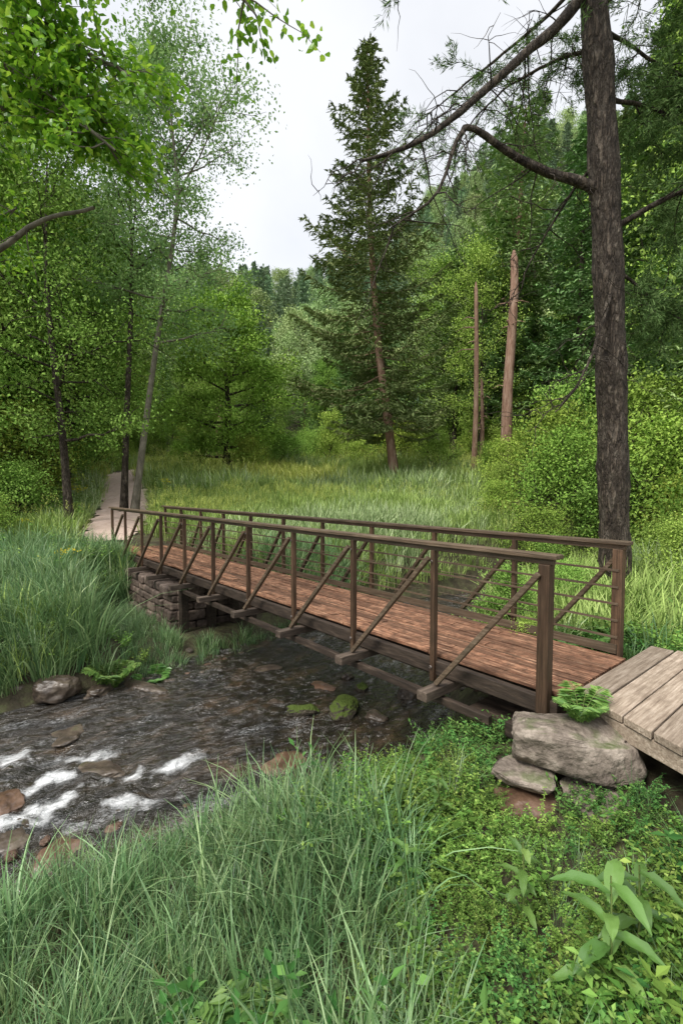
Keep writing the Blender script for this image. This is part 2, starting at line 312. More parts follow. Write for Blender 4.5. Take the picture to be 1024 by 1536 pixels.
def rock(name,loc,dims,rotz,mat,seed,sq=.7,cuts=9,amp=.09):
    rs=np.random.default_rng(seed+500)
    ob=bpy.data.objects.new(name,rockmesh(name,dims,mat,seed,sq,cuts,amp)); COL.objects.link(ob)
    ob.location=loc; ob.rotation_euler=(rs.normal()*.05,rs.normal()*.05,rotz)
    return ob
rock('boulder',(1.67,3.36,-.235),(.84,.52,.36),-.45,M['rock'],3,sq=.35,cuts=14)
rock('boulder',(1.29,3.30,-.43),(.42,.36,.12),-.5,M['rock'],5,sq=.4)
rock('boulder',(1.27,3.2,-.545),(.40,.38,.11),-.1,M['rock_r'],6,sq=.4)
rock('boulder',(1.33,3.2,-.65),(.52,.42,.11),.1,M['rock'],7,sq=.4)
rock('boulder',(1.36,3.1,-.76),(.6,.44,.13),.3,M['rock_r'],9,sq=.4)
rock('boulder',(1.8,3.15,-.5),(.6,.42,.18),.3,M['rock'],8,sq=.4)
for k,(x,y,z,dx,dy,dz,mt) in enumerate([(-.5,6.05,-1.28,.42,.22,.17,'rock_m'),(.03,6.1,-1.27,.52,.38,.24,'rock_m'),(.45,5.95,-1.3,.3,.22,.12,'rock_w'),
  (.1,7.2,-1.29,.2,.15,.12,'rock_w'),(.3,6.8,-1.28,.2,.16,.14,'rock_m'),(-3.95,6.55,-1.2,.6,.4,.36,'rock_w'),(-3.45,6.75,-1.29,.4,.3,.16,'rock_w'),
  (-2.85,6.85,-1.32,.9,.25,.14,'rock_w'),(-.6,4.95,-1.31,.5,.35,.08,'rock_r'),(-3.15,4.35,-1.38,.4,.3,.15,'rock_r'),(-2.8,3.95,-1.4,.32,.45,.14,'rock_w'),(-3.3,5.6,-1.36,.6,.4,.1,'rock_w'),
  (-2.5,4.9,-1.38,.6,.35,.16,'rock_w'),(-2.0,4.35,-1.41,.5,.3,.14,'rock_w'),(-.3,6.9,-1.33,.5,.25,.1,'rock_r'),(.9,6.6,-1.3,.3,.3,.2,'rock_w'),
  (-2.25,3.7,-1.4,.45,.35,.16,'rock_r'),(-1.2,7.6,-1.34,.5,.3,.14,'rock_w'),(-1.4,5.2,-1.37,.4,.3,.1,'rock_w'),(-4.2,5.3,-1.4,.6,.5,.16,'rock_w'),(-3.9,4.5,-1.43,.4,.5,.15,'rock_r'),
  (-3.6,4.0,-1.43,.35,.3,.14,'rock_w'),(-.9,6.4,-1.33,.25,.2,.1,'rock_w'),(.25,5.4,-1.34,.25,.2,.1,'rock_w'),(1.2,5.35,-1.25,.35,.3,.22,'rock_w'),(-4.5,6.6,-1.2,.4,.3,.2,'rock_w')]):
    rock('river_stone',(x,y,z),(dx,dy,dz),k*1.3,M[mt],20+k,sq=.75,cuts=9,amp=.16)

# ------------------------------------------------------------------ bridge
LEN=11.95; W=1.40
br=bpy.data.objects.new('wooden_footbridge',None); COL.objects.link(br)
br.location=(1.565,3.64,.02); br.rotation_euler=(0,0,math.atan2(.767,-.644))
def bp(t,s,z): return (t,-s,z)
tt=[0,1.08,2.22,3.4,4.6,5.8,7.03,8.27,9.5,10.75,11.9]
parts=[]
nb=11; bw=(W-.16)/nb
for k in range(nb):
    s=.08+bw*(k+.5); t=-.12
    while t<LEN:
        ln=min(R0.uniform(.9,2.4),LEN-t+.05); z=-.02+R0.normal()*.004
        parts.append(box(bp(t+.005,s+R0.normal()*.0015,z),bp(t+ln-.005,s+R0.normal()*.0015,z+R0.normal()*.003),bw-.016,.035)); t+=ln
o=mkobj('deck_boards',parts,[M['deck']],parent=br); bevel(o,.004)
parts=[]
for s in (.04,W-.04): parts.append(box(bp(-.1,s,-.115),bp(LEN,s,-.115),.07,.13))
for s in (.3,.71,1.12): parts.append(box(bp(-.08,s,-.15),bp(LEN-.02,s,-.15),.12,.2))
parts.append(box(bp(-.02,.6,-.40),bp(7.2,.6,-.40),.1,.12))
parts.append(box(bp(.4,-.1,-.34),bp(7.0,-.1,-.34),.06,.07))
o=mkobj('girders',parts,[M['wood_dk']],parent=br); bevel(o)
parts=[]
for t in tt[1:-1]: parts.append(box(bp(t-.16,-.36,-.24),bp(t-.16,W+.36,-.24),.11,.085))
o=mkobj('cross_beams',parts,[M['wood_br']],parent=br); bevel(o)
parts=[]
for s,sgn in ((0,-1),(W,1)):
    for k,t in enumerate(tt):
        e=(k in (0,10)); w=.09 if (e and k==0) else .06
        parts.append(box(bp(t,s+sgn*.004,-.24 if k else -.16),bp(t,s+sgn*.004,1.0),w,w*.8 if not e else w))
o=mkobj('posts',parts,[M['wood_v']],parent=br); bevel(o)
parts=[]
for s,sgn in ((0,-1),(W,1)):
    parts.append(box(bp(-.10,s,1.062),bp(LEN+.08,s,1.062),.125,.034))
    parts.append(box(bp(-.06,s+sgn*.0,1.02),bp(LEN,s+sgn*.0,1.02),.05,.044))
o=mkobj('handrails',parts,[M['wood_h']],parent=br); bevel(o)
parts=[]
for k in range(10):
    parts.append(box(bp(tt[k]+.03,-.05,.93),bp(tt[k+1]-.16,-.16,-.18),.055,.042))
    parts.append(box(bp(tt[k]+.03,W+.05,.93),bp(tt[k+1]-.16,W+.16,-.18),.055,.042))
o=mkobj('diagonal_braces',parts,[M['wood_h']],parent=br); bevel(o)
parts=[]
for z in (.16,.32,.48,.64,.80):
    parts.append(box(bp(-.02,W-.045,z),bp(LEN,W-.045,z),.014,.02))
for z in (.2,.4,.6,.8): parts.append(tube([bp(t,.04,z+.006*math.sin(t*3)) for t in np.linspace(0,LEN,40)],[.003]*40,5))
parts.append(box(bp(-.02,W-.06,.05),bp(LEN,W-.06,.05),.03,.08)); 
o=mkobj('infill_rails',parts,[M['wood_h']],parent=br)
parts=[]
for k in range(1,10):
    for z in (.9,-.1):
        c=np.array(bp(tt[k],-.045,z)); parts.append(tube([c,c+np.array([0,.012,0])],[.014,.011],8))
o=mkobj('bolts',parts,[M['wire']],parent=br)
parts=[]
def stone_wall(t0,t1,s0,s1,z0,z1):
    z=z0
    while z<z1-.02:
        hh=R0.uniform(.13,.22); hh=min(hh,z1-z)
        for (a,b,fix,ax) in ((s0,s1,t0,0),(t0,t1,s0,1),(t0,t1,s1,1)):
            q=a
            while q<b-.02:
                l=min(R0.uniform(.2,.55),b-q); dj=R0.normal()*.035
                if ax==0: parts.append(box(bp(fix+dj,q+.008,z+hh/2),bp(fix+dj,q+l-.008,z+hh/2),.3,hh-.014))
                else: parts.append(box(bp(q+.008,fix+dj,z+hh/2),bp(q+l-.008,fix+dj,z+hh/2),.3,hh-.014))
                q+=l
        z+=hh
stone_wall(7.3,11.8,-.06,W+.02,-1.6,-.30)
parts.append(box(bp(7.3,W/2,-.75),bp(11.9,W/2,-.75),W,.8))
o=mkobj('abutment',parts,[M['rock_st']],parent=br); bevel(o,.03)
parts=[box(bp(.12,-.1,-.36),bp(.12,W+.3,-.36),.3,.12),box(bp(.5,.1,-.62),bp(.5,W+.2,-.62),.5,.44)]
for s in (-.05,.5,1.0,W): parts.append(box(bp(7.0,s,-1.7),bp(7.0,s,-.3),.14,.14))
o=mkobj('bearing_timbers',parts,[M['wood_dk']],parent=br); bevel(o)

# boardwalk
bwk=bpy.data.objects.new('boardwalk',None); COL.objects.link(bwk); bwk.location=br.location; bwk.rotation_euler=br.rotation_euler
parts=[]; t=-.16
def s0(q): return .16-.40*(-q-.16)
while t>-3.6:
    w=R0.uniform(.18,.24)
    a=s0(t)+R0.normal()*.006; b_=s0(t-w)+R0.normal()*.006; e=W+.45+R0.normal()*.02+.05*(-t); z=.0+R0.normal()*.004
    z1=z+.02; z0=z-.035
    P=[bp(t-.006,a,0),bp(t-.006,e,0),bp(t-w+.006,e,0),bp(t-w+.006,b_,0)]
    V=np.array([(p[0],p[1],z0) for p in P]+[(p[0],p[1],z1) for p in P])
    parts.append((V,np.array([(0,1,2,3),(7,6,5,4),(0,4,5,1),(1,5,6,2),(2,6,7,3),(3,7,4,0)]),0,False,np.full(6,R0.random())))
    t-=w
o=mkobj('planks',parts,[M['wood_gy']],parent=bwk); bevel(o,.006)
parts=[box(bp(-.2,s0(-.2)+.03,-.1),bp(-3.6,s0(-3.6)+.03,-.1),.04,.11),box(bp(-.2,W+.2,-.1),bp(-3.6,W+.36,-.1),.05,.12),box(bp(-.2,W*.6,-.1),bp(-3.6,W*.6,-.1),.05,.12)]
o=mkobj('edge_joists',parts,[M['wood_gy']],parent=bwk); bevel(o)
parts=[]
for q in (-1.1,-2.2,-3.4):
    for s in (s0(q)+.3,W+.2): parts.append(box(bp(q,s,-1.2),bp(q,s,-.05),.1,.1))
o=mkobj('piles',parts,[M['wood_gy']],parent=bwk)
def on_struct(x,y,z,pad=.1):
    t,s=tolocal(x,y)
    a=(t>-.3)&(t<12.3)&(s>-pad)&(s<W+pad)&(z>-1.0)
    b=(t<=-.1)&(t>-3.9)&(s>.16-.4*(-t-.16)-pad)&(s<W+.6)
    return a|b

# ------------------------------------------------------------------ tree generators
def trunkpath(pts,n=14): return spline(pts,n)
def decid(seed,pts,r0,cb,spread,nb,nl,leaf,sg,mats=(0,1),subs=5,up=.5,shape=None,sides=7,tw=1):
    rs=np.random.default_rng(seed); T=trunkpath(pts); n=len(T); u=np.linspace(0,1,n)
    parts=[tube(T,r0*(1-u)**.8*.93+r0*.07+r0*.35*np.exp(-u*25),sides+3,mats[0],.03)]
    C=[]
    for i in range(nb):
        v=(i+.5)/nb; uu=cb+(1-cb)*v; org=np.array([np.interp(uu,u,T[:,c]) for c in range(3)])
        az=i*2.4+rs.normal()*.3; el=up*(.3+.9*v)+rs.normal()*.15
        Lg=spread*((np.sin(np.pi*min(1,.2+.75*v))**.8) if shape is None else shape(v))*rs.uniform(.5,1.25)+.15
        s=np.linspace(0,1,6)[:,None]; d=np.array([math.cos(az)*math.cos(el),math.sin(az)*math.cos(el),math.sin(el)])
        P=org+d*Lg*s+np.array([0,0,1])*Lg*.12*s**2+rs.normal(size=(6,3))*Lg*.03*s
        rb=max(.012,r0*.38*(1-uu)+.012)*min(1.3,Lg/spread+.3)
        parts.append(tube(P,rb*(1-.8*s[:,0]),5,mats[0]))
        C.append(P[3:]);
        for k in range(subs):
            f=rs.uniform(.3,1); b=np.array([np.interp(f,s[:,0],P[:,c]) for c in range(3)])
            a2=az+rs.choice([-1,1])*rs.uniform(.4,1.3); e2=el+rs.normal()*.45-.1
            l2=Lg*rs.uniform(.25,.5); d2=np.array([math.cos(a2)*math.cos(e2),math.sin(a2)*math.cos(e2),math.sin(e2)])
            q=np.linspace(0,1,4)[:,None]; P2=b+d2*l2*q+rs.normal(size=(4,3))*l2*.05*q
            parts.append(tube(P2,rb*.4*(1-.7*q[:,0]),3,mats[0])); C.append(P2[1:])
    C=np.concatenate(C); m=len(C); k=rs.poisson(nl*rs.uniform(.2,1.8,m)); idx=np.repeat(np.arange(m),k)
    off=rs.normal(size=(len(idx),3))*sg*(.5+rs.random(m))[idx][:,None]*np.array([1,1,.65])
    P=C[idx]+off
    D=nrm(rs.normal(size=P.shape)+np.array([0,0,-.35])); Nn=nrm(rs.normal(size=P.shape)*.6+np.array([0,0,1])+nrm(off)*.5)
    lf=leafq(P,D,Nn,leaf*rs.uniform(.6,1.3,len(P)),leaf*rs.uniform(.4,.75,len(P)),mats[1])
    cl=rs.random(m)[idx]; parts.append(lf+(np.clip(.55*cl+.45*rs.random(len(P)),0,1),))
    return parts
def conifer(seed,pts,r0,cb,Lmax,nwh,nbr,ntw,nq,qL,qW,pw=.85,mats=(0,1),skip=.1,lowel=-.2,hiel=.6,droop=.1,lowr=3):
    rs=np.random.default_rng(seed); T=trunkpath(pts,20); u=np.linspace(0,1,20)
    parts=[tube(T,r0*(1-u)**.85*.95+.02+r0*.25*np.exp(-u*30),9,mats[0],.03)]
    PP_=[];DD=[];NN=[];RR=[]
    for w in range(nwh):
        v=(w/nwh)**.95; uu=cb+(1-cb)*v; az0=rs.random()*6.28
        for b in range(nbr):
            if rs.random()<skip: continue
            org=np.array([np.interp(min(.995,uu+rs.normal()*.006),u,T[:,c]) for c in range(3)])
            az=az0+b*6.283/nbr+rs.normal()*.25; Lg=Lmax*((1-v)**pw)*rs.uniform(.5,1.15)*min(1,.55+lowr*v)+.18
            el=lowel+(hiel-lowel)*v+rs.normal()*.09
            h=np.array([math.cos(az),math.sin(az),0]); sd=np.array([-math.sin(az),math.cos(az),0])
            def bpnt(s): 
                return org+h*(Lg*s*math.cos(el))[:,None]+np.array([0,0,1])*(Lg*(s*math.sin(el)+.18*s**2-droop*np.sin(np.pi*s)))[:,None]
            s=np.linspace(0,1,5); parts.append(tube(bpnt(s),(.012+r0*.13*(1-v)*Lg/Lmax)*(1-.85*s),3,mats[0]))
            nt=max(3,int(ntw*Lg/Lmax)); f=np.linspace(.14,1,nt)+rs.normal(size=nt)*.02
            B=bpnt(f); br_=rs.random()
            for sg in (-1,1):
                tl=(.42*Lg*(1-f)+.10*Lg*.5+.12)*rs.uniform(.6,1.2,nt)
                an=rs.uniform(.6,1.1,nt); d=h*np.cos(an)[:,None]+sd*(sg*np.sin(an))[:,None]+np.array([0,0,1])*(rs.normal(size=nt)*.12-.1)[:,None]
                q=(np.arange(nq)+.6)/nq
                P=B[:,None]+d[:,None]*(tl[:,None]*q[None])[...,None]; P=P.reshape(-1,3)
                dd=np.repeat(d,nq,0)+rs.normal(size=P.shape)*.45
                PP_.append(P+rs.normal(size=P.shape)*.03);DD.append(dd);NN.append(rs.normal(size=P.shape)*.5+np.array([0,0,1])); RR.append(np.clip(br_*.5+.5*rs.random(len(P)),0,1))
    P=np.concatenate(PP_); D=nrm(np.concatenate(DD)); Nn=nrm(np.concatenate(NN))
    parts.append(leafq(P-D*qL*.4,D,Nn,qL*rs.uniform(.6,1.3,len(P)),qW*rs.uniform(.6,1.3,len(P)),mats[1],.05)+(np.concatenate(RR),))
    return parts

def gz(x,y): return float(height(np.array([x]),np.array([y]))[0])
def place(name,parts,mats,x,y): return mkobj(name,parts,mats,(x,y,gz(x,y)-.1))
place('fir_tree',conifer(1,[(0,0,0),(-.35,0,3),(-.95,0,7.5),(-1.35,0,13),(-1.5,0,18.5),(-1.55,0,22.8)],.27,.2,5.3,46,6,28,8,.3,.08,pw=.85,lowel=-.28,skip=.22),[M['bark_red'],M['fir']],2.9,26)
place('birch_tree',decid(2,[(0,0,0),(.45,0,3),(.95,0,6.2),(1.7,0,10.5),(1.6,0,13),(1.4,0,15.2)],.13,.38,2.9,34,23,.12,.33,subs=8,up=.7),[M['bark_grey'],M['birch']],-7.35,17)
place('birch_tree',decid(3,[(0,0,0),(.15,0,3),(.4,0,7),(.45,.1,10),(.3,.2,14)],.13,.5,2.2,24,20,.12,.33,subs=7,up=.8),[M['bark'],M['birch']],-7.8,17.2)
place('alder_tree',decid(4,[(0,0,0),(-.15,0,3),(-.5,0,7.5),(-.4,.1,12)],.14,.3,2.6,28,28,.11,.33,subs=6,up=.35),[M['bark'],M['dec']],-8.5,15)
place('maple_tree',decid(5,[(0,0,0),(.2,0,4),(0,0,7.5),(.1,0,10.2)],.22,.06,3.6,44,44,.17,.36,subs=6,up=.45),[M['bark'],M['bush']],-7.2,30)
for k,(px,ptop,Yd,r) in enumerate([(709,430,27,.16),(756,385,27.5,.32),(719,570,28,.13),(330,600,44,.45)]):
    x=(px-512)/720*Yd; zt=1.6+(732-ptop)/720*Yd; z0=gz(x,Yd)
    P=spline([(0,0,-.3),(.1,0,(zt-z0)*.4),(.05 if k!=1 else .35,0,(zt-z0)*.8),(.0 if k!=1 else .3,0,zt-z0)],16)
    pr=[tube(P,np.r_[np.linspace(r,r*.62,15),r*.2]+r*.3*np.exp(-np.arange(16)*.9),10,0,.05)]
    for q in range(9):
        a=R0.random()*6.28; zz=(zt-z0)*R0.uniform(.4,.95); b=np.array([0.05,0,zz]); l=R0.uniform(.4,1.3)
        pr.append(tube([b,b+np.array([math.cos(a)*l*.6,math.sin(a)*l*.6,.1]),b+np.array([math.cos(a)*l,math.sin(a)*l,-.1])],[.04,.025,.008],4))
    mkobj('dead_tree_trunk',pr,[M['bark_red']],(x,Yd,z0))

def twigs(rs,P,n,l0,l1,r,mi=0,down=.5,lv=None,fr=(.2,1)):
    parts=[];ends=[]
    s=np.linspace(0,1,len(P))
    for k in range(n):
        f=rs.uniform(*fr); b=np.array([np.interp(f,s,P[:,c]) for c in range(3)])
        d=nrm(rs.normal(size=3)*np.array([1,.8,.5])+np.array([0,0,-down])); l=rs.uniform(l0,l1)
        q=np.linspace(0,1,6)[:,None]; pts=b+d*l*q+np.array([0,0,-down*.4])*l*q**2+np.cumsum(rs.normal(size=(6,3))*l*.035,0)*(q>0)
        parts.append(tube(pts,r*(1-.8*q[:,0]),4,mi)); ends.append(pts)
    return parts,ends
rs=np.random.default_rng(77)
parts=[]
T=spline([(4.62,8,-.6),(4.58,8,.4),(4.5,8,2),(4.40,8,4),(4.28,8,6),(4.12,8,8),(3.93,8,10),(3.75,8,13),(3.7,8,17)],90)
u=np.linspace(0,1,90); rad=.232-.02*u-.1*ss(.6,1,u)+.12*np.exp(-u*22)+.012*np.sin(u*60)
parts.append(tube(T,rad,32,0,.035))
brs=[([(3.95,8,9.6),(3.45,7.9,8.9),(2.85,7.8,8.35),(1.85,7.5,7.3),(1.13,7.2,6.65),(.32,7.0,6.25)],.10,.02),
 ([(4.25,8,6.3),(3.85,7.95,6.5),(3.25,7.9,6.65),(2.65,7.8,6.85),(1.95,7.6,7.1),(1.7,7.5,6.9),(1.3,7.4,6.0),(.64,7.3,5.5)],.095,.01),
 ([(4.4,8,5.8),(5.0,7.8,6.1),(5.6,7.7,6.35),(6.3,7.6,6.7),(7.3,7.5,7.4)],.05,.015),
 ([(4.28,7.8,4.7),(4.1,7.7,4.3),(3.85,7.6,3.75),(3.6,7.6,3.2),(3.25,7.5,2.75)],.035,.01),
 ([(4.05,8,9.2),(5,7.6,9.7),(6,7.4,9.6),(7,7.2,9.2)],.06,.01),
 ([(4.0,8,10.2),(3.0,7.2,10.2),(2.0,6.6,9.6),(1.2,6.3,9.0)],.06,.01),
 ([(3.9,8,11),(3.2,6.8,11.0),(2.8,5.8,10.2),(2.2,5.2,8.6)],.05,.01),
 ([(3.9,8,10.8),(5,7,10.8),(5.6,6.5,9.8),(6,6.2,8.6)],.05,.01),
 ([(4.3,8,7.8),(5.1,8.3,7.9),(5.9,8.4,7.6),(6.8,8.5,7.4)],.04,.01),
 ([(4.4,8,5.2),(5,8.4,5.1),(5.7,8.8,4.8),(6.4,9,5.0)],.035,.008),
 ([(4.25,8,7.0),(3.9,8.5,6.6),(3.4,8.9,5.7),(3.2,9,5.0)],.03,.008),
 ([(4.2,8,8.6),(3.7,8.6,8.9),(2.9,8.9,8.6),(2.2,9.1,7.9)],.04,.008),
 ([(4.0,8,9.8),(3.4,9,9.8),(2.4,9.6,9.4),(1.4,9.8,8.7)],.04,.008),
 ([(4.1,8,8.9),(4.8,8.4,9.0),(5.6,8.4,8.6),(6.4,8.3,8.3)],.04,.008)]
need=[]
for bi,(pp,ra,rb) in enumerate(brs):
    P=spline(pp,26)+np.cumsum(rs.normal(size=(26,3))*.014,0)*np.linspace(0,1,26)[:,None]
    parts.append(tube(P,np.linspace(ra,rb,26),7,0,.06))
    n=9 if bi in (0,1) else (3 if bi in (3,10) else 11)
    tp,en=twigs(rs,P,n+6,.5,1.5,.013,0,.35)
    parts+=tp
    for e in en:
        tp2,en2=twigs(rs,e,6,.2,.7,.006,0,.3); parts+=tp2
        pr_=.4 if bi in (5,6,11,12) else 1
        if bi not in (0,1,3,10): need+=[q for q in [e]+en2 if rs.random()<pr_]
        elif bi==0 and rs.random()<.15: need+=en2
NP=[];ND=[]
for e in need:
    s=np.linspace(0,1,len(e)); m=int(30+40*rs.random()); f=rs.uniform(.2,1,m)
    P=np.stack([np.interp(f,s,e[:,c]) for c in range(3)],1); NP.append(P+rs.normal(size=P.shape)*.035); ND.append(nrm(e[-1]-e[0])+rs.normal(size=P.shape)*.6)
NP=np.concatenate(NP);ND=nrm(np.concatenate(ND))
NP=np.repeat(NP,2,0); ND=nrm(np.repeat(ND,2,0)+rs.normal(size=(len(ND)*2,3))*.4)
parts.append(leafq(NP,ND,nrm(rs.normal(size=NP.shape)),rs.uniform(.07,.14,len(NP)),.013,1,.02))
mkobj('riverside_pine_tree',parts,[M['bark'],M['pine_n']])
# left overhanging tree
parts=[]
T=spline([(-6.5,7,-.7),(-6.5,7,2),(-6.3,6.9,4.5),(-6.1,6.8,7),(-6,6.8,11)],20)
parts.append(tube(T,np.linspace(.22,.1,20),12,0,.03))
LP=[];LD=[]
for pp,ra,rb,nt,lf in [([(-6.4,6.95,3.6),(-5.2,6.2,5.0),(-4.2,5.7,5.75),(-3.2,5.35,5.6),(-2.3,5.1,5.15)],.06,.012,50,46),
  ([(-6.2,6.8,5),(-5,5.8,6.1),(-3.9,5.3,6.2),(-2.9,5.0,6.05),(-2.1,4.9,5.6)],.06,.012,64,46),
  ([(-6.2,6.8,5.4),(-5,5.6,6.3),(-3.9,5.0,6.0),(-3.0,4.8,5.5),(-2.25,4.7,4.85)],.05,.012,60,46),
  ([(-6.1,6.8,6.2),(-5,5.6,6.9),(-3.7,5.0,6.7),(-2.7,4.8,6.2)],.06,.012,56,40),
  ([(-6.1,6.8,7),(-4.4,5.7,7.4),(-2.6,4.9,7.0),(-1.2,4.5,6.3),(-.65,4.4,5.6)],.06,.008,34,32),
  ([(-6.3,6.9,4.2),(-5.4,6.5,4.3),(-4.5,6.2,4.5),(-3.9,6.0,4.7),(-3.5,6.0,4.92),(-2.9,5.9,4.98)],.055,.02,4,0),
  ([(-6.4,7,3.4),(-5.4,6.8,4.2),(-4.8,6.4,4.9),(-4.1,6.2,5.1)],.05,.01,30,34)]:
    P=spline(pp,22)+np.cumsum(rs.normal(size=(22,3))*.01,0)*np.linspace(0,1,22)[:,None]
    parts.append(tube(P,np.linspace(ra,rb,22),7,0,.05))
    tp,en=twigs(rs,P,nt,.35,.85,.009,0,.1,fr=(.4,1)); parts+=tp
    for e in en:
        if lf==0: continue
        m=rs.poisson(lf); f=rs.uniform(.25,1.05,m); s=np.linspace(0,1,6)
        p=np.stack([np.interp(f,s,e[:,c]) for c in range(3)],1)+rs.normal(size=(m,3))*.06
        LP.append(p); LD.append(nrm(e[-1]-e[0])*.6+rs.normal(size=p.shape)*.7+np.array([0,0,-.15]))
LP=np.concatenate(LP);LD=nrm(np.concatenate(LD))
def leaf2(P,D,Nn,Lg,W,mi):
    D=nrm(D);S=nrm(np.cross(D,Nn));U=np.cross(S,D);Lg=Lg[:,None];W=W[:,None]
    a=P;b=P+D*Lg*.5-U*Lg*.02;c=P+D*Lg-U*Lg*.15
    l1=P+D*Lg*.25+S*W*.42+U*W*.15;l2=P+D*Lg*.65+S*W*.45+U*W*.12;r1=P+D*Lg*.25-S*W*.42+U*W*.15;r2=P+D*Lg*.65-S*W*.45+U*W*.12
    V=np.stack([a,l1,l2,b,c,r1,r2],1).reshape(-1,3); i=np.arange(len(P))[:,None]*7
    Q=np.concatenate([i+np.array([[0,3,2,1]]),i+np.array([[0,5,6,3]])],0)
    V2=np.stack([b,r2,c,l2],1).reshape(-1,3)
    Q2=np.arange(len(P)*4).reshape(-1,4)
    rn=R0.random(len(P))
    return [(V,Q,mi,True,np.r_[rn,rn]),(V2,Q2,mi,True,rn)]
parts+=leaf2(LP,LD,nrm(rs.normal(size=LP.shape)*.5+np.array([0,0,1])),rs.uniform(.05,.1,len(LP)),rs.uniform(.035,.06,len(LP)),1)
mkobj('overhanging_maple_tree',parts,[M['bark_grey'],M['bright']])

# ------------------------------------------------------------------ scatter via geometry nodes
def make_group(coll,real):
    ng=bpy.data.node_groups.new('scatter','GeometryNodeTree')
    ng.interface.new_socket('Geometry',in_out='INPUT',socket_type='NodeSocketGeometry')
    ng.interface.new_socket('Geometry',in_out='OUTPUT',socket_type='NodeSocketGeometry')
    n=ng.nodes; L=ng.links.new
    gi=n.new('NodeGroupInput'); go=n.new('NodeGroupOutput'); ip=n.new('GeometryNodeInstanceOnPoints'); ci=n.new('GeometryNodeCollectionInfo')
    ci.inputs['Collection'].default_value=coll; ci.inputs['Separate Children'].default_value=True; ci.inputs['Reset Children'].default_value=True
    def na(nm,t):
        q=n.new('GeometryNodeInputNamedAttribute'); q.data_type=t; q.inputs['Name'].default_value=nm; return q
    a=na('rot','FLOAT_VECTOR'); b=na('scl','FLOAT_VECTOR'); c=na('idx','INT'); e=n.new('FunctionNodeEulerToRotation')
    L(gi.outputs[0],ip.inputs['Points']); L(ci.outputs[0],ip.inputs['Instance']); ip.inputs['Pick Instance'].default_value=True
    L(c.outputs[0],ip.inputs['Instance Index']); L(a.outputs[0],e.inputs[0]); L(e.outputs[0],ip.inputs['Rotation']); L(b.outputs[0],ip.inputs['Scale'])
    o=ip.outputs[0]
    if real:
        r=n.new('GeometryNodeRealizeInstances'); L(o,r.inputs[0]); o=r.outputs[0]
    L(o,go.inputs[0]); return ng
def scatter(name,P,idx,scl,srcs,tilt=.08,zoff=0,real=False):
    n=len(P); coll=bpy.data.collections.new(name+'_variants')
    for k,s in enumerate(srcs): s.name='%s_variant_%s'%(name,chr(97+k)); coll.objects.link(s)
    me=bpy.data.meshes.new(name); me.vertices.add(n); P=P.copy(); P[:,2]+=zoff; me.vertices.foreach_set('co',P.astype(np.float32).ravel())
    rot=np.stack([R0.normal(size=n)*tilt,R0.normal(size=n)*tilt,R0.random(n)*6.283],1)
    if scl.ndim==1: scl=np.repeat(scl[:,None],3,1)
    for nm,t,d,key in (('rot','FLOAT_VECTOR',rot,'vector'),('scl','FLOAT_VECTOR',scl,'vector'),('irnd','FLOAT',R0.random(n),'value')):
        a=me.attributes.new(nm,t,'POINT'); a.data.foreach_set(key,d.astype(np.float32).ravel())
    a=me.attributes.new('idx','INT','POINT'); a.data.foreach_set('value',idx.astype(np.int32))
    ob=bpy.data.objects.new(name,me); COL.objects.link(ob)
    md=ob.modifiers.new('scatter','NODES'); md.node_group=make_group(coll,real)
    return ob
def jgrid(x0,x1,y0,y1,sp):
    a,b=np.meshgrid(np.arange(x0,x1,sp),np.arange(y0,y1,sp)); a=a.ravel()+R0.uniform(-.5,.5,a.size)*sp; b=b.ravel()+R0.uniform(-.5,.5,b.size)*sp
    return a,b
def S(parts,mats): return mkobj('src',parts,mats,link=False)

# pebbles
pe=[bpy.data.objects.new('src',rockmesh('pebble',(1,.75,.5),M[q],300+k,sq=.85,cuts=6,amp=.1,sub=3)) for k,q in enumerate(['rock_w','rock_r','rock_w','rock'])]
x,y=jgrid(-6,3,3,9.5,.16); z=height(x,y); sd,_=sdist(x,y); d=np.abs(sd)
keep=(d>1.35)&(d<2.3)&(R0.random(x.size)<.45)&(nz(x,y,1.2,3)>-.3)
x,y,z=x[keep],y[keep],z[keep]; k=len(x)
scatter('stream_pebbles',np.stack([x,y,np.maximum(z,-1.34)],1),R0.choice(4,k,p=[.4,.25,.2,.15]),R0.uniform(.05,.19,k)**1.0,pe,.2)

rg=np.random.default_rng(5)
lg=[S([blades(rg,42,.13,.35,.85,.015,.6)],[M['grass']]) for _ in range(3)]+[S([blades(rg,32,.13,.5,1.0,.018,.75)],[M['grass']]),S([blades(rg,16,.12,.2,.5,.006,.6,mi=1),blades(rg,26,.14,.3,.7,.013,.6)],[M['grass'],M['grass_dry']])]
x,y=jgrid(-9,6,.4,16,.135); z=height(x,y); sd,_=sdist(x,y); d=np.abs(sd)
side=sd<0
bnd=.3+.4*nz(x,y,1.3)-.25*(y-2)
near=side&(y<6.2)&(x<bnd+.1)&(d>2.05)&(np.hypot(x,y)>1.15)&(x>-.85*y-2.0)
bank=(~side)&(d>1.75)&(y>4)&(y<12.2)&(x<-.9+.1*y)&(x>-.85*y-1.5)&(R0.random(x.size)<.6)
keep=(near|bank)&~on_struct(x,y,z,.05)&(pdist(x,y)>1.0)
P=np.stack([x,y,z],1)[keep]; k=len(P); bk=bank[keep]; dk=d[keep]
sc=np.where(bk,1.1+.35*nz(P[:,0],P[:,1],.9),(.66+.22*nz(P[:,0],P[:,1],1.1))*(.7+.3*ss(2,2.8,dk)))*R0.uniform(.7,1.2,k)
t_,s_=tolocal(P[:,0],P[:,1]); under=(t_>2.5)&(t_<9.8)&(s_>-1.7)&(s_<W+.8); sc=np.where(under&bk,np.minimum(sc,.45),sc)
idx=R0.choice(5,k,p=[.25,.25,.2,.22,.08])
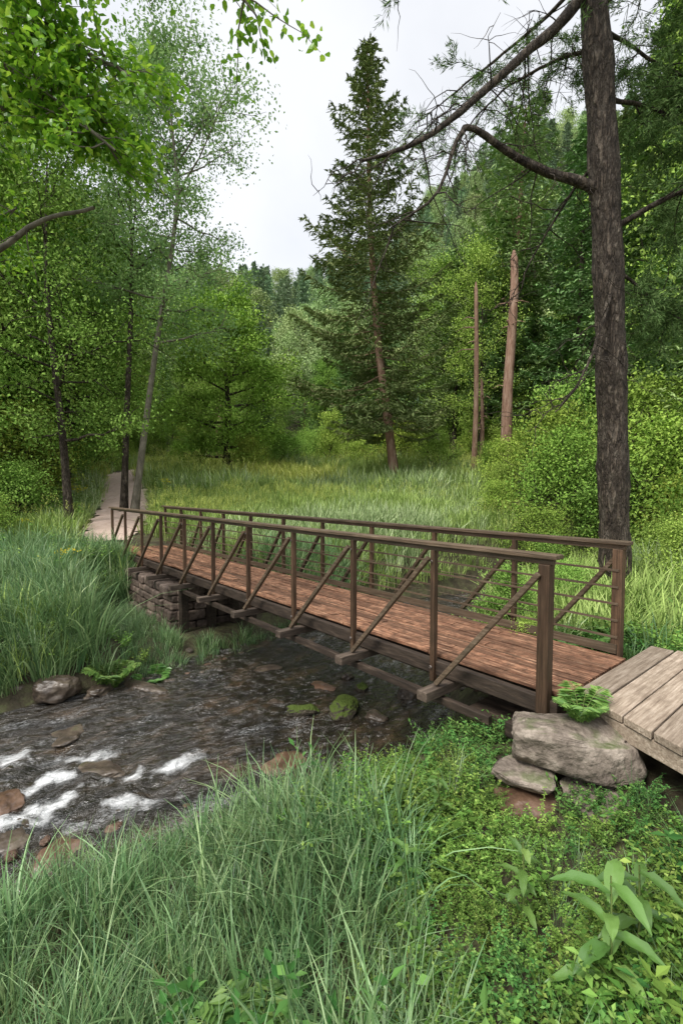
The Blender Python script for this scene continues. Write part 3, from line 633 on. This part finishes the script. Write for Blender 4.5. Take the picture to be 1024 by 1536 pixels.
drop_=under&bk&((t_>6.4)&(s_>-.3))
P=P[~drop_];idx=idx[~drop_];sc=sc[~drop_]
scatter('long_grass',P,idx,sc,lg,.14,real=True)

def seedheads(rs,n,R,H,mi):
    P=[];D=[]
    for k in range(n):
        b=np.array([rs.uniform(-R,R),rs.uniform(-R,R),H*rs.uniform(.75,1.15)]); m=8
        P.append(b+np.stack([rs.normal(size=m)*.012,rs.normal(size=m)*.012,np.linspace(-.08,.04,m)],1)); D.append(rs.normal(size=(m,3))*.5+np.array([0,0,1]))
    P=np.concatenate(P);D=np.concatenate(D); return leafq(P,D,rs.normal(size=P.shape),.035,.012,mi)
ms=[S([blades(rg,46,.25,.3,.65,.018,.5,k=3)],[M['mead']]),S([blades(rg,46,.25,.35,.75,.018,.5,k=3)],[M['mead_b']]),
    S([blades(rg,46,.25,.3,.6,.02,.6,k=3)],[M['mead_y']]),S([blades(rg,40,.22,.3,.7,.018,.5,k=3),seedheads(rg,8,.2,.7,1)],[M['mead'],M['mead_y']])]
x1,y1=jgrid(-13,11,5.5,20,.27); x2,y2=jgrid(-22,17,20,47,.52); x=np.r_[x1,x2]; y=np.r_[y1,y2]
z=height(x,y); sd,_=sdist(x,y); far=(sd>0)|(y>9.5)|((sd<0)&(x>1.8)&(y>5.5))
t_,s_=tolocal(x,y)
keep=far&(np.abs(sd)>1.8)&~on_struct(x,y,z,.12)&(pdist(x,y)>1.0)&(np.abs(x)<.82*y+2)&~((y<12.2)&(x<-.9+.1*y)&(sd>0)&(R0.random(x.size)<.8))&~((t_>2.5)&(t_<9.8)&(s_<W)&(s_>-1.7))
x,y,z=x[keep],y[keep],z[keep]; P=np.stack([x,y,z],1); k=len(P)
q=nz(x,y,.35,2)+.3*R0.normal(size=k)
idx=np.where(q>.35,1,0); idx=np.where((q<-.4)&(y>14),3,idx)
idx=np.where((y>24)&(x<0)&(nz(x,y,.3,4)+.25*R0.normal(size=k)>0),2,idx)
sc=R0.uniform(.7,1.3,k)*(1+.35*nz(x,y,.6))*np.where(y>20,1.55,1)
scatter('meadow_grass',P,idx,sc,ms,.08,real=True)

def herb(rs,ns,h,leaf,R=.12,mi=0,stem=1,pairs=9,spreadv=.7,asp=.55):
    parts=[];LPp=[];LDd=[]
    for k in range(ns):
        a=rs.random()*6.283; r=R*rs.random(); b=np.array([r*math.cos(a),r*math.sin(a),-.02]); l=h*rs.uniform(.5,1.1)
        d=np.array([math.cos(a),math.sin(a),0])*rs.uniform(.1,spreadv); q=np.linspace(0,1,6)[:,None]
        P=b+np.array([0,0,1])*l*(q-.25*q**2)+d*l*q**1.6+rs.normal(size=(6,3))*.006*q
        parts.append(tube(P[[0,2,5]],[.0025,.002,.001],3,stem))
        f=np.repeat(np.linspace(.15,1,pairs),2)+rs.normal(size=pairs*2)*.02; s=np.linspace(0,1,6)
        p=np.stack([np.interp(f,s,P[:,c]) for c in range(3)],1); az=np.tile([0,np.pi],pairs)+np.repeat(np.arange(pairs)*1.2,2)+a
        LPp.append(p); LDd.append(np.stack([np.cos(az),np.sin(az),rs.normal(size=len(az))*.3+.15],1))
    P=np.concatenate(LPp);D=nrm(np.concatenate(LDd))
    parts.append(leafq(P,D,nrm(rs.normal(size=P.shape)*.35+np.array([0,0,1])),leaf*rs.uniform(.6,1.2,len(P)),leaf*asp*rs.uniform(.7,1.2,len(P)),mi,.12))
    return parts
hs=[S(herb(rg,15,.34,.03,pairs=12),[M['herb'],M['stem']]),S(herb(rg,13,.28,.025,pairs=13),[M['herb'],M['stem']]),S(herb(rg,13,.3,.03,pairs=11),[M['herb_d'],M['stem']]),
    S(herb(rg,8,.42,.06,pairs=7,asp=.5),[M['herb'],M['stem']]),S(herb(rg,7,.4,.07,pairs=6,asp=.45),[M['herb_d'],M['stem']]),S([blades(rg,30,.1,.2,.5,.008,.5,k=3)],[M['grass']])]
x,y=jgrid(-2.5,7,.5,8.5,.1); z=height(x,y); sd,_=sdist(x,y)
bnd=.3+.4*nz(x,y,1.3)-.25*(y-2)
rk=(np.hypot((x-1.62)/.45,(y-3.36)/.28)<1)|(np.hypot((x-1.3)/.25,(y-3.2)/.22)<1)
main=((x>bnd-.15)|((y>4.2)&(x>0)))
keep=(sd<-2.0)&(main|((R0.random(x.size)<.08)&(np.hypot(x+.45,y-1.9)<.45)))&~on_struct(x,y,z,-.02)&~rk&(np.hypot(x,y)>1.0)&(np.abs(x)<.8*y+1)&((y<5.2)|(R0.random(x.size)<.5))
x,y,z,sd,main=x[keep],y[keep],z[keep],sd[keep],main[keep]; k=len(x); q=nz(x,y,1.6,6)+.35*R0.normal(size=k)
idx=np.where(q>.25,1,0); idx=np.where(q<-.25,2,idx); e=R0.random(k); idx=np.where(e<.07,3,idx); idx=np.where((e>.93),4,idx); idx=np.where((e>.4)&(e<.47),5,idx)
t_,s_=tolocal(x,y); und=(t_>0)&(t_<4)&(s_>-.4); idx=np.where(und,np.where(e<.5,2,4),idx); idx=np.where(~main,4,idx)
sc=R0.uniform(.55,1.1,k)*(.95+.5*nz(x,y,1.9,1)); sc=np.where(und,sc*.75,sc)*(.6+.4*ss(2,2.8,-sd)); sc=np.where(~main,R0.uniform(1.0,1.4,k),sc)
near_rock=np.hypot(x-1.5,y-2.9)<.6; sc=np.where(near_rock,np.clip(sc*.7,.45,.7),sc)
scatter('wild_herbs',np.stack([x,y,z],1),idx,sc,hs,.15,real=True)
x,y=jgrid(-14,-3,6,22,.33); z=height(x,y); sd,_=sdist(x,y); keep=(sd>1.9)&(pdist(x,y)>1.15)&~on_struct(x,y,z,.2)&(R0.random(x.size)<.6)&((x<-5.5)|((sd<2.5)&(y<9)&(R0.random(x.size)<.6)))&((y>9)|(sd<2.5))
x,y,z=x[keep],y[keep],z[keep]; k=len(x)
yl=herb(rg,7,.6,.06,pairs=8); pts=rg.normal(size=(60,3))*np.array([.12,.12,.06])+np.array([0,0,.6]); yl.append(leafq(pts,rg.normal(size=(60,3)),rg.normal(size=(60,3))+np.array([0,0,1]),.05,.03,2))
h2=[S(herb(rg,12,.55,.07,R=.2,pairs=10),[M['weed'],M['stem']]),S(herb(rg,12,.5,.06,R=.2,pairs=10),[M['weed'],M['stem']]),S(yl,[M['weed'],M['stem'],M['yel']])]
scatter('bank_weeds',np.stack([x,y,z],1),np.where(y<9.5,R0.choice(2,k),R0.choice(3,k,p=[.5,.44,.06])),R0.uniform(.7,1.4,k)*np.where(y<9,.55,1),h2,.1)

def bigleaf(seed,n,L0,W0,H):
    rs=np.random.default_rng(seed); parts=[]
    for k in range(n):
        a=k*2.4+rs.normal()*.3; l=L0*rs.uniform(.7,1.15); el=rs.uniform(.1,.7); zb=H*(k+1)/n
        d=np.array([math.cos(a),math.sin(a),0]); s=np.linspace(0,1,9)
        C=np.array([0,0,zb])+d*(l*s*math.cos(el))[:,None]+np.array([0,0,1])*(l*(s*math.sin(el)-.45*s**2))[:,None]
        w=W0*np.sin(np.pi*np.clip(s,0.03,.985)**.8)**.8*rs.uniform(.8,1.1); sdv=np.array([-d[1],d[0],0]); cols=[]
        for c in (-1,-.5,0,.5,1): cols.append(C+sdv*(w*c/2)[:,None]+np.array([0,0,1])*(abs(c)*w*.22+.006*np.sin(s*18+c*3))[:,None])
        V=np.stack(cols,1).reshape(-1,3); i=np.arange(8)[:,None]*5; j=np.arange(4)[None]
        parts.append((V,np.stack([i+j,i+j+1,i+j+6,i+j+5],-1).reshape(-1,4),0,True,np.full(32,rs.random())))
    parts.append(tube([(0,0,-.1),(0.01,0,H*.5),(0,0,H+.03)],[.008,.006,.004],6,1)); return parts
for (x,y,s,hh) in [(1.12,1.92,1.0,.5),(1.32,2.05,.85,.42),(.9,2.3,.6,.4),(.35,2.55,.5,.35),(.62,3.0,.5,.35),(.95,1.6,.6,.3)]:
    o=mkobj('broadleaf_plant',bigleaf(int(x*100),11,.25*s,.07*s,hh),[M['broad'],M['stem']],(x,y,gz(x,y)+.02))
def fern(seed,n,l0):
    rs=np.random.default_rng(seed); parts=[];Pp=[];Dd=[];Ll=[]
    for k in range(n):
        a=k*6.283/n+rs.normal()*.2; l=l0*rs.uniform(.7,1.1); s=np.linspace(0,1,16); d=np.array([math.cos(a),math.sin(a),0])
        C=d*(l*.65*s)[:,None]+np.array([0,0,1])*(l*(1.35*s-.8*s**2))[:,None]; parts.append(tube(C,np.linspace(.003,.001,16),3,1))
        sv=np.array([-d[1],d[0],0])
        for sg in (-1,1):
            Pp.append(C[1:]);Dd.append(np.repeat((sv*sg+d*.35)[None],15,0)+rs.normal(size=(15,3))*.08);Ll.append(l*.3*np.sin(np.pi*np.clip(s[1:]*.9+.08,0,1))+.01)
    Pp=np.concatenate(Pp);Dd=np.concatenate(Dd);Ll=np.concatenate(Ll)
    parts.append(leafq(Pp,Dd,np.tile([0,0,1.],(len(Pp),1))+rs.normal(size=Pp.shape)*.15,Ll,Ll*.42,0,.1)); return parts
for k,(x,y,z,s) in enumerate([(1.72,3.38,-.1,.36),(-3.35,6.9,gz(-3.35,6.9),.6),(-2.9,7.2,gz(-2.9,7.2),.5),(2.6,5.2,-.3,.5),(3.2,5.6,-.3,.55),(-.35,1.8,gz(-.35,1.8)+.05,.4)]):
    mkobj('fern',fern(k,13,s),[M['broad'],M['stem']],(x,y,z))

def bushm(seed,h,r,leaf,nl): return decid(seed,[(0,0,0),(.05,0,h*.4),(0,.05,h*.85)],.05,.03,r,24,nl,leaf,.17*r,subs=6,up=.9,shape=lambda v:(1-v*.55))
bs=[S(bushm(31,2.4,1.3,.085,17),[M['bark'],M['bush']]),S(bushm(32,2.0,1.4,.085,17),[M['bark'],M['dec']]),S(bushm(33,2.8,1.1,.09,17),[M['bark'],M['dec']])]
pts=[(5.7,14,.8,0),(6.8,15.2,1.1,0),(5.2,16,.6,0),(8.2,13,1.1,1),(9.5,15,1.4,0),(7.5,10.8,.8,1),(6.3,8.8,.5,1),(7.6,17.5,1.2,0),(9,18.5,1.4,2),(10.5,12.5,1.5,2),(6.3,11.6,.5,0),(8.4,9.4,.9,2),(5.6,7.2,.4,1),(6.8,6.6,.6,2),(11,20,1.5,1),(6.8,20,.8,0),(10,23,1.1,2),(8.2,26,.8,0),(5.8,29,1.0,1),
     (7.3,12.4,.75,0),(7.9,14.6,1.0,2),(8.9,11.4,1.1,0),(9.6,13.2,1.1,0),(8.5,16.4,1.2,1),(10.3,16.5,1.5,0),(9.8,10.5,1.3,2),(7.3,9.6,.6,0),(5.9,17.6,.6,2),(5.1,12.9,.45,1),(11.5,14.5,1.7,2),(12,17.5,1.6,0),
     (-10.5,15.5,1.0,1),(-11.5,17.5,1.3,0),(-10,13,.7,1),(-13,19,1.5,2),(-11.3,13.8,1.1,2),(-13.5,23,1.0,1),(-9.2,12.3,.5,0),(-5.5,29,1.0,0),(-4,33,1.2,1),(-1,36,1.3,2),(-8,35,1.3,0),(1,33,.9,1),(4.2,36,1.5,0),(2.2,6.4,.35,2),(2.1,5.2,.2,2),(3.4,7.2,.3,1),(4.1,9.6,.4,2),(3,8.4,.25,1),(5.2,6.2,.35,0)]
x,y=jgrid(-40,45,18,60,2.5); ed=((x>10.5)&(y>17))|(x<-15)|(y>43)
keep=ed&(pdist(x,y)>2.2)&(np.abs(x)<.85*y)&(R0.random(x.size)<.55); x,y=x[keep],y[keep]
A=np.array(pts); bx=np.r_[A[:,0],x]; by=np.r_[A[:,1],y]; bz=height(bx,by)-.05
sc=np.r_[A[:,2],R0.uniform(.7,1.5,len(x))]; bi=np.r_[A[:,3],R0.choice(3,len(x),p=[.3,.35,.35])]
sc3=np.stack([sc*R0.uniform(.85,1.15,len(sc)),sc*R0.uniform(.85,1.15,len(sc)),sc*R0.uniform(.8,1.25,len(sc))],1)
scatter('shrubs',np.stack([bx,by,bz],1),bi,sc3,bs,.07)

# ------------------------------------------------------------------ forest
def st(H,l=0): return [(0,0,-.5),(l*.3,0,H*.35),(l*.7,0,H*.7),(l,0,H)]
def ftypes(fm,dm,bm_,lo=False):
    ft=[]; nw=23 if lo else 34; tw=7 if lo else 14; nq=4 if lo else 6; qL=.75 if lo else .36; qW=.25 if lo else .11; dl=.4 if lo else .17; dn=5 if lo else 32
    for k in range(4):
        H=16+k; ft.append(S(conifer(50+k,st(H,.3*(k-1.5)),.2,.12+.05*k,3.3-.2*k,nw,6,tw,nq,qL,qW,pw=.75,skip=.15),[M['bark'],fm]))
    ft.append(S(conifer(56,st(20),.26,.42,3.4,24,6,tw,nq,qL,qW,pw=.5,skip=.25,lowel=-.1,hiel=.8),[M['bark_red'],fm]))
    for k in range(4):
        H=13+1.3*k; ft.append(S(decid(60+k,st(H,.4*(k-1.5)),.2,.15,4.0,34,dn,dl,.47,subs=6,up=.6),[M['bark'],dm]))
    ft.append(S(decid(66,st(12),.16,.2,3.2,30,dn,dl*.85,.4,subs=6,up=.6),[M['bark_grey'],bm_]))
    return ft
def fpts(lst):
    X1=[]
    for x0,x1,y0,y1,sp,cond,pc,s0_,s1_ in lst:
        x,y=jgrid(x0,x1,y0,y1,sp); kp=cond(x,y)&(pdist(x,y)>2.6)&(np.abs(x)<.88*y+4); x,y=x[kp],y[kp]; n=len(x)
        con=R0.random(n)<pc(x,y); i=np.where(con,R0.choice(5,n,p=[.25,.22,.2,.18,.15]),5+R0.choice(5,n)); X1.append(np.stack([x,y,i,R0.uniform(s0_,s1_,n)],1))
    return np.concatenate(X1)
F=fpts([(-42,-10,18,46,4.4,lambda x,y:(x<-12.5-.12*(y-20)),lambda x,y:.05+0*x,.75,1.2),
 (9,50,19,48,4.6,lambda x,y:(x>14)|((x>10)&(y>34)),lambda x,y:.7+0*x,.8,1.25),
 (-45,50,46,64,5.2,lambda x,y:x>-999,lambda x,y:np.clip(.45+.012*x,.25,.8),.45,.78)])
extra=np.array([(12.5,37,4,1.3),(15,31,1,1.15),(9.5,41,2,1.0),(15.8,24,3,1.1),(14.5,19,2,1.05),(13,15.5,0,.95),(15,13.5,1,1.1),(4.5,44,1,.9),(-2,47,2,.6),(0.6,43,3,.7),(-12,21,6,.9),(-14.5,17,7,1.1),(-14.5,24,5,1.0),(-17,20,8,1.2)])
F=np.concatenate([F,extra]); fz=height(F[:,0],F[:,1])
scatter('forest_trees',np.stack([F[:,0],F[:,1],fz],1),F[:,2].astype(int),np.stack([F[:,3]*R0.uniform(.9,1.1,len(F))]*2+[F[:,3]],1),ftypes(M['fir_mid'],M['dec'],M['bush']),.03)
F=fpts([(-70,90,64,110,6,lambda x,y:x>-999,lambda x,y:np.clip(.45+.006*x,.3,.85),.6,1.0),
 (-190,210,110,225,7.5,lambda x,y:x>-999,lambda x,y:.65+0*x,.7,1.1)])
fz=height(F[:,0],F[:,1])
scatter('hill_forest',np.stack([F[:,0],F[:,1],fz],1),F[:,2].astype(int),np.stack([F[:,3]*R0.uniform(.9,1.2,len(F))]*2+[F[:,3]],1),ftypes(M['fir_haze'],M['dec_haze'],M['dec_haze'],True),.03)

# ------------------------------------------------------------------ light, sky, camera
wd=bpy.data.worlds.new('World'); scene.world=wd; wd.use_nodes=True; nt=wd.node_tree; nt.nodes.clear(); L=nt.links.new
out=N(nt,'ShaderNodeOutputWorld'); sky=N(nt,'ShaderNodeTexSky',sky_type='NISHITA'); sky.sun_disc=False; sky.sun_elevation=math.radians(52); sky.sun_rotation=math.radians(225)
b1=N(nt,'ShaderNodeBackground'); b1.inputs[1].default_value=.05; L(sky.outputs[0],b1.inputs[0])
tc=N(nt,'ShaderNodeTexCoord'); n=N(nt,'ShaderNodeTexNoise'); n.inputs['Scale'].default_value=2.2; n.inputs['Detail'].default_value=6; L(tc.outputs['Generated'],n.inputs[0])
r=ramp(nt,[(.35,(.76,.765,.77)),(.62,(.94,.935,.93))]); L(n.outputs[0],r.inputs[0])
sx=N(nt,'ShaderNodeSeparateXYZ'); L(tc.outputs['Generated'],sx.inputs[0])
zr=N(nt,'ShaderNodeMapRange'); zr.inputs[1].default_value=.7; zr.inputs[2].default_value=1.0; zr.inputs[3].default_value=1.0; zr.inputs[4].default_value=2.9; L(sx.outputs[2],zr.inputs[0])
b2=N(nt,'ShaderNodeBackground'); L(zr.outputs[0],b2.inputs[1]); L(r.outputs[0],b2.inputs[0])
ad=N(nt,'ShaderNodeAddShader'); L(b1.outputs[0],ad.inputs[0]); L(b2.outputs[0],ad.inputs[1]); L(ad.outputs[0],out.inputs[0])
sl=bpy.data.lights.new('sun','SUN'); sl.energy=3.3; sl.angle=math.radians(20); sl.color=(1,.96,.9)
so=bpy.data.objects.new('sun',sl); COL.objects.link(so); so.rotation_euler=(math.radians(38),0,math.radians(-45)); so.location=(-20,-20,40)
cam=bpy.data.cameras.new('camera'); cam.lens=16.875; cam.sensor_width=36; cam.clip_end=2000; cam.clip_start=.05
co=bpy.data.objects.new('camera',cam); COL.objects.link(co); co.location=(0,0,1.6); co.rotation_euler=(math.radians(90-2.86),0,0)
scene.camera=co
scene.view_settings.view_transform='Standard'
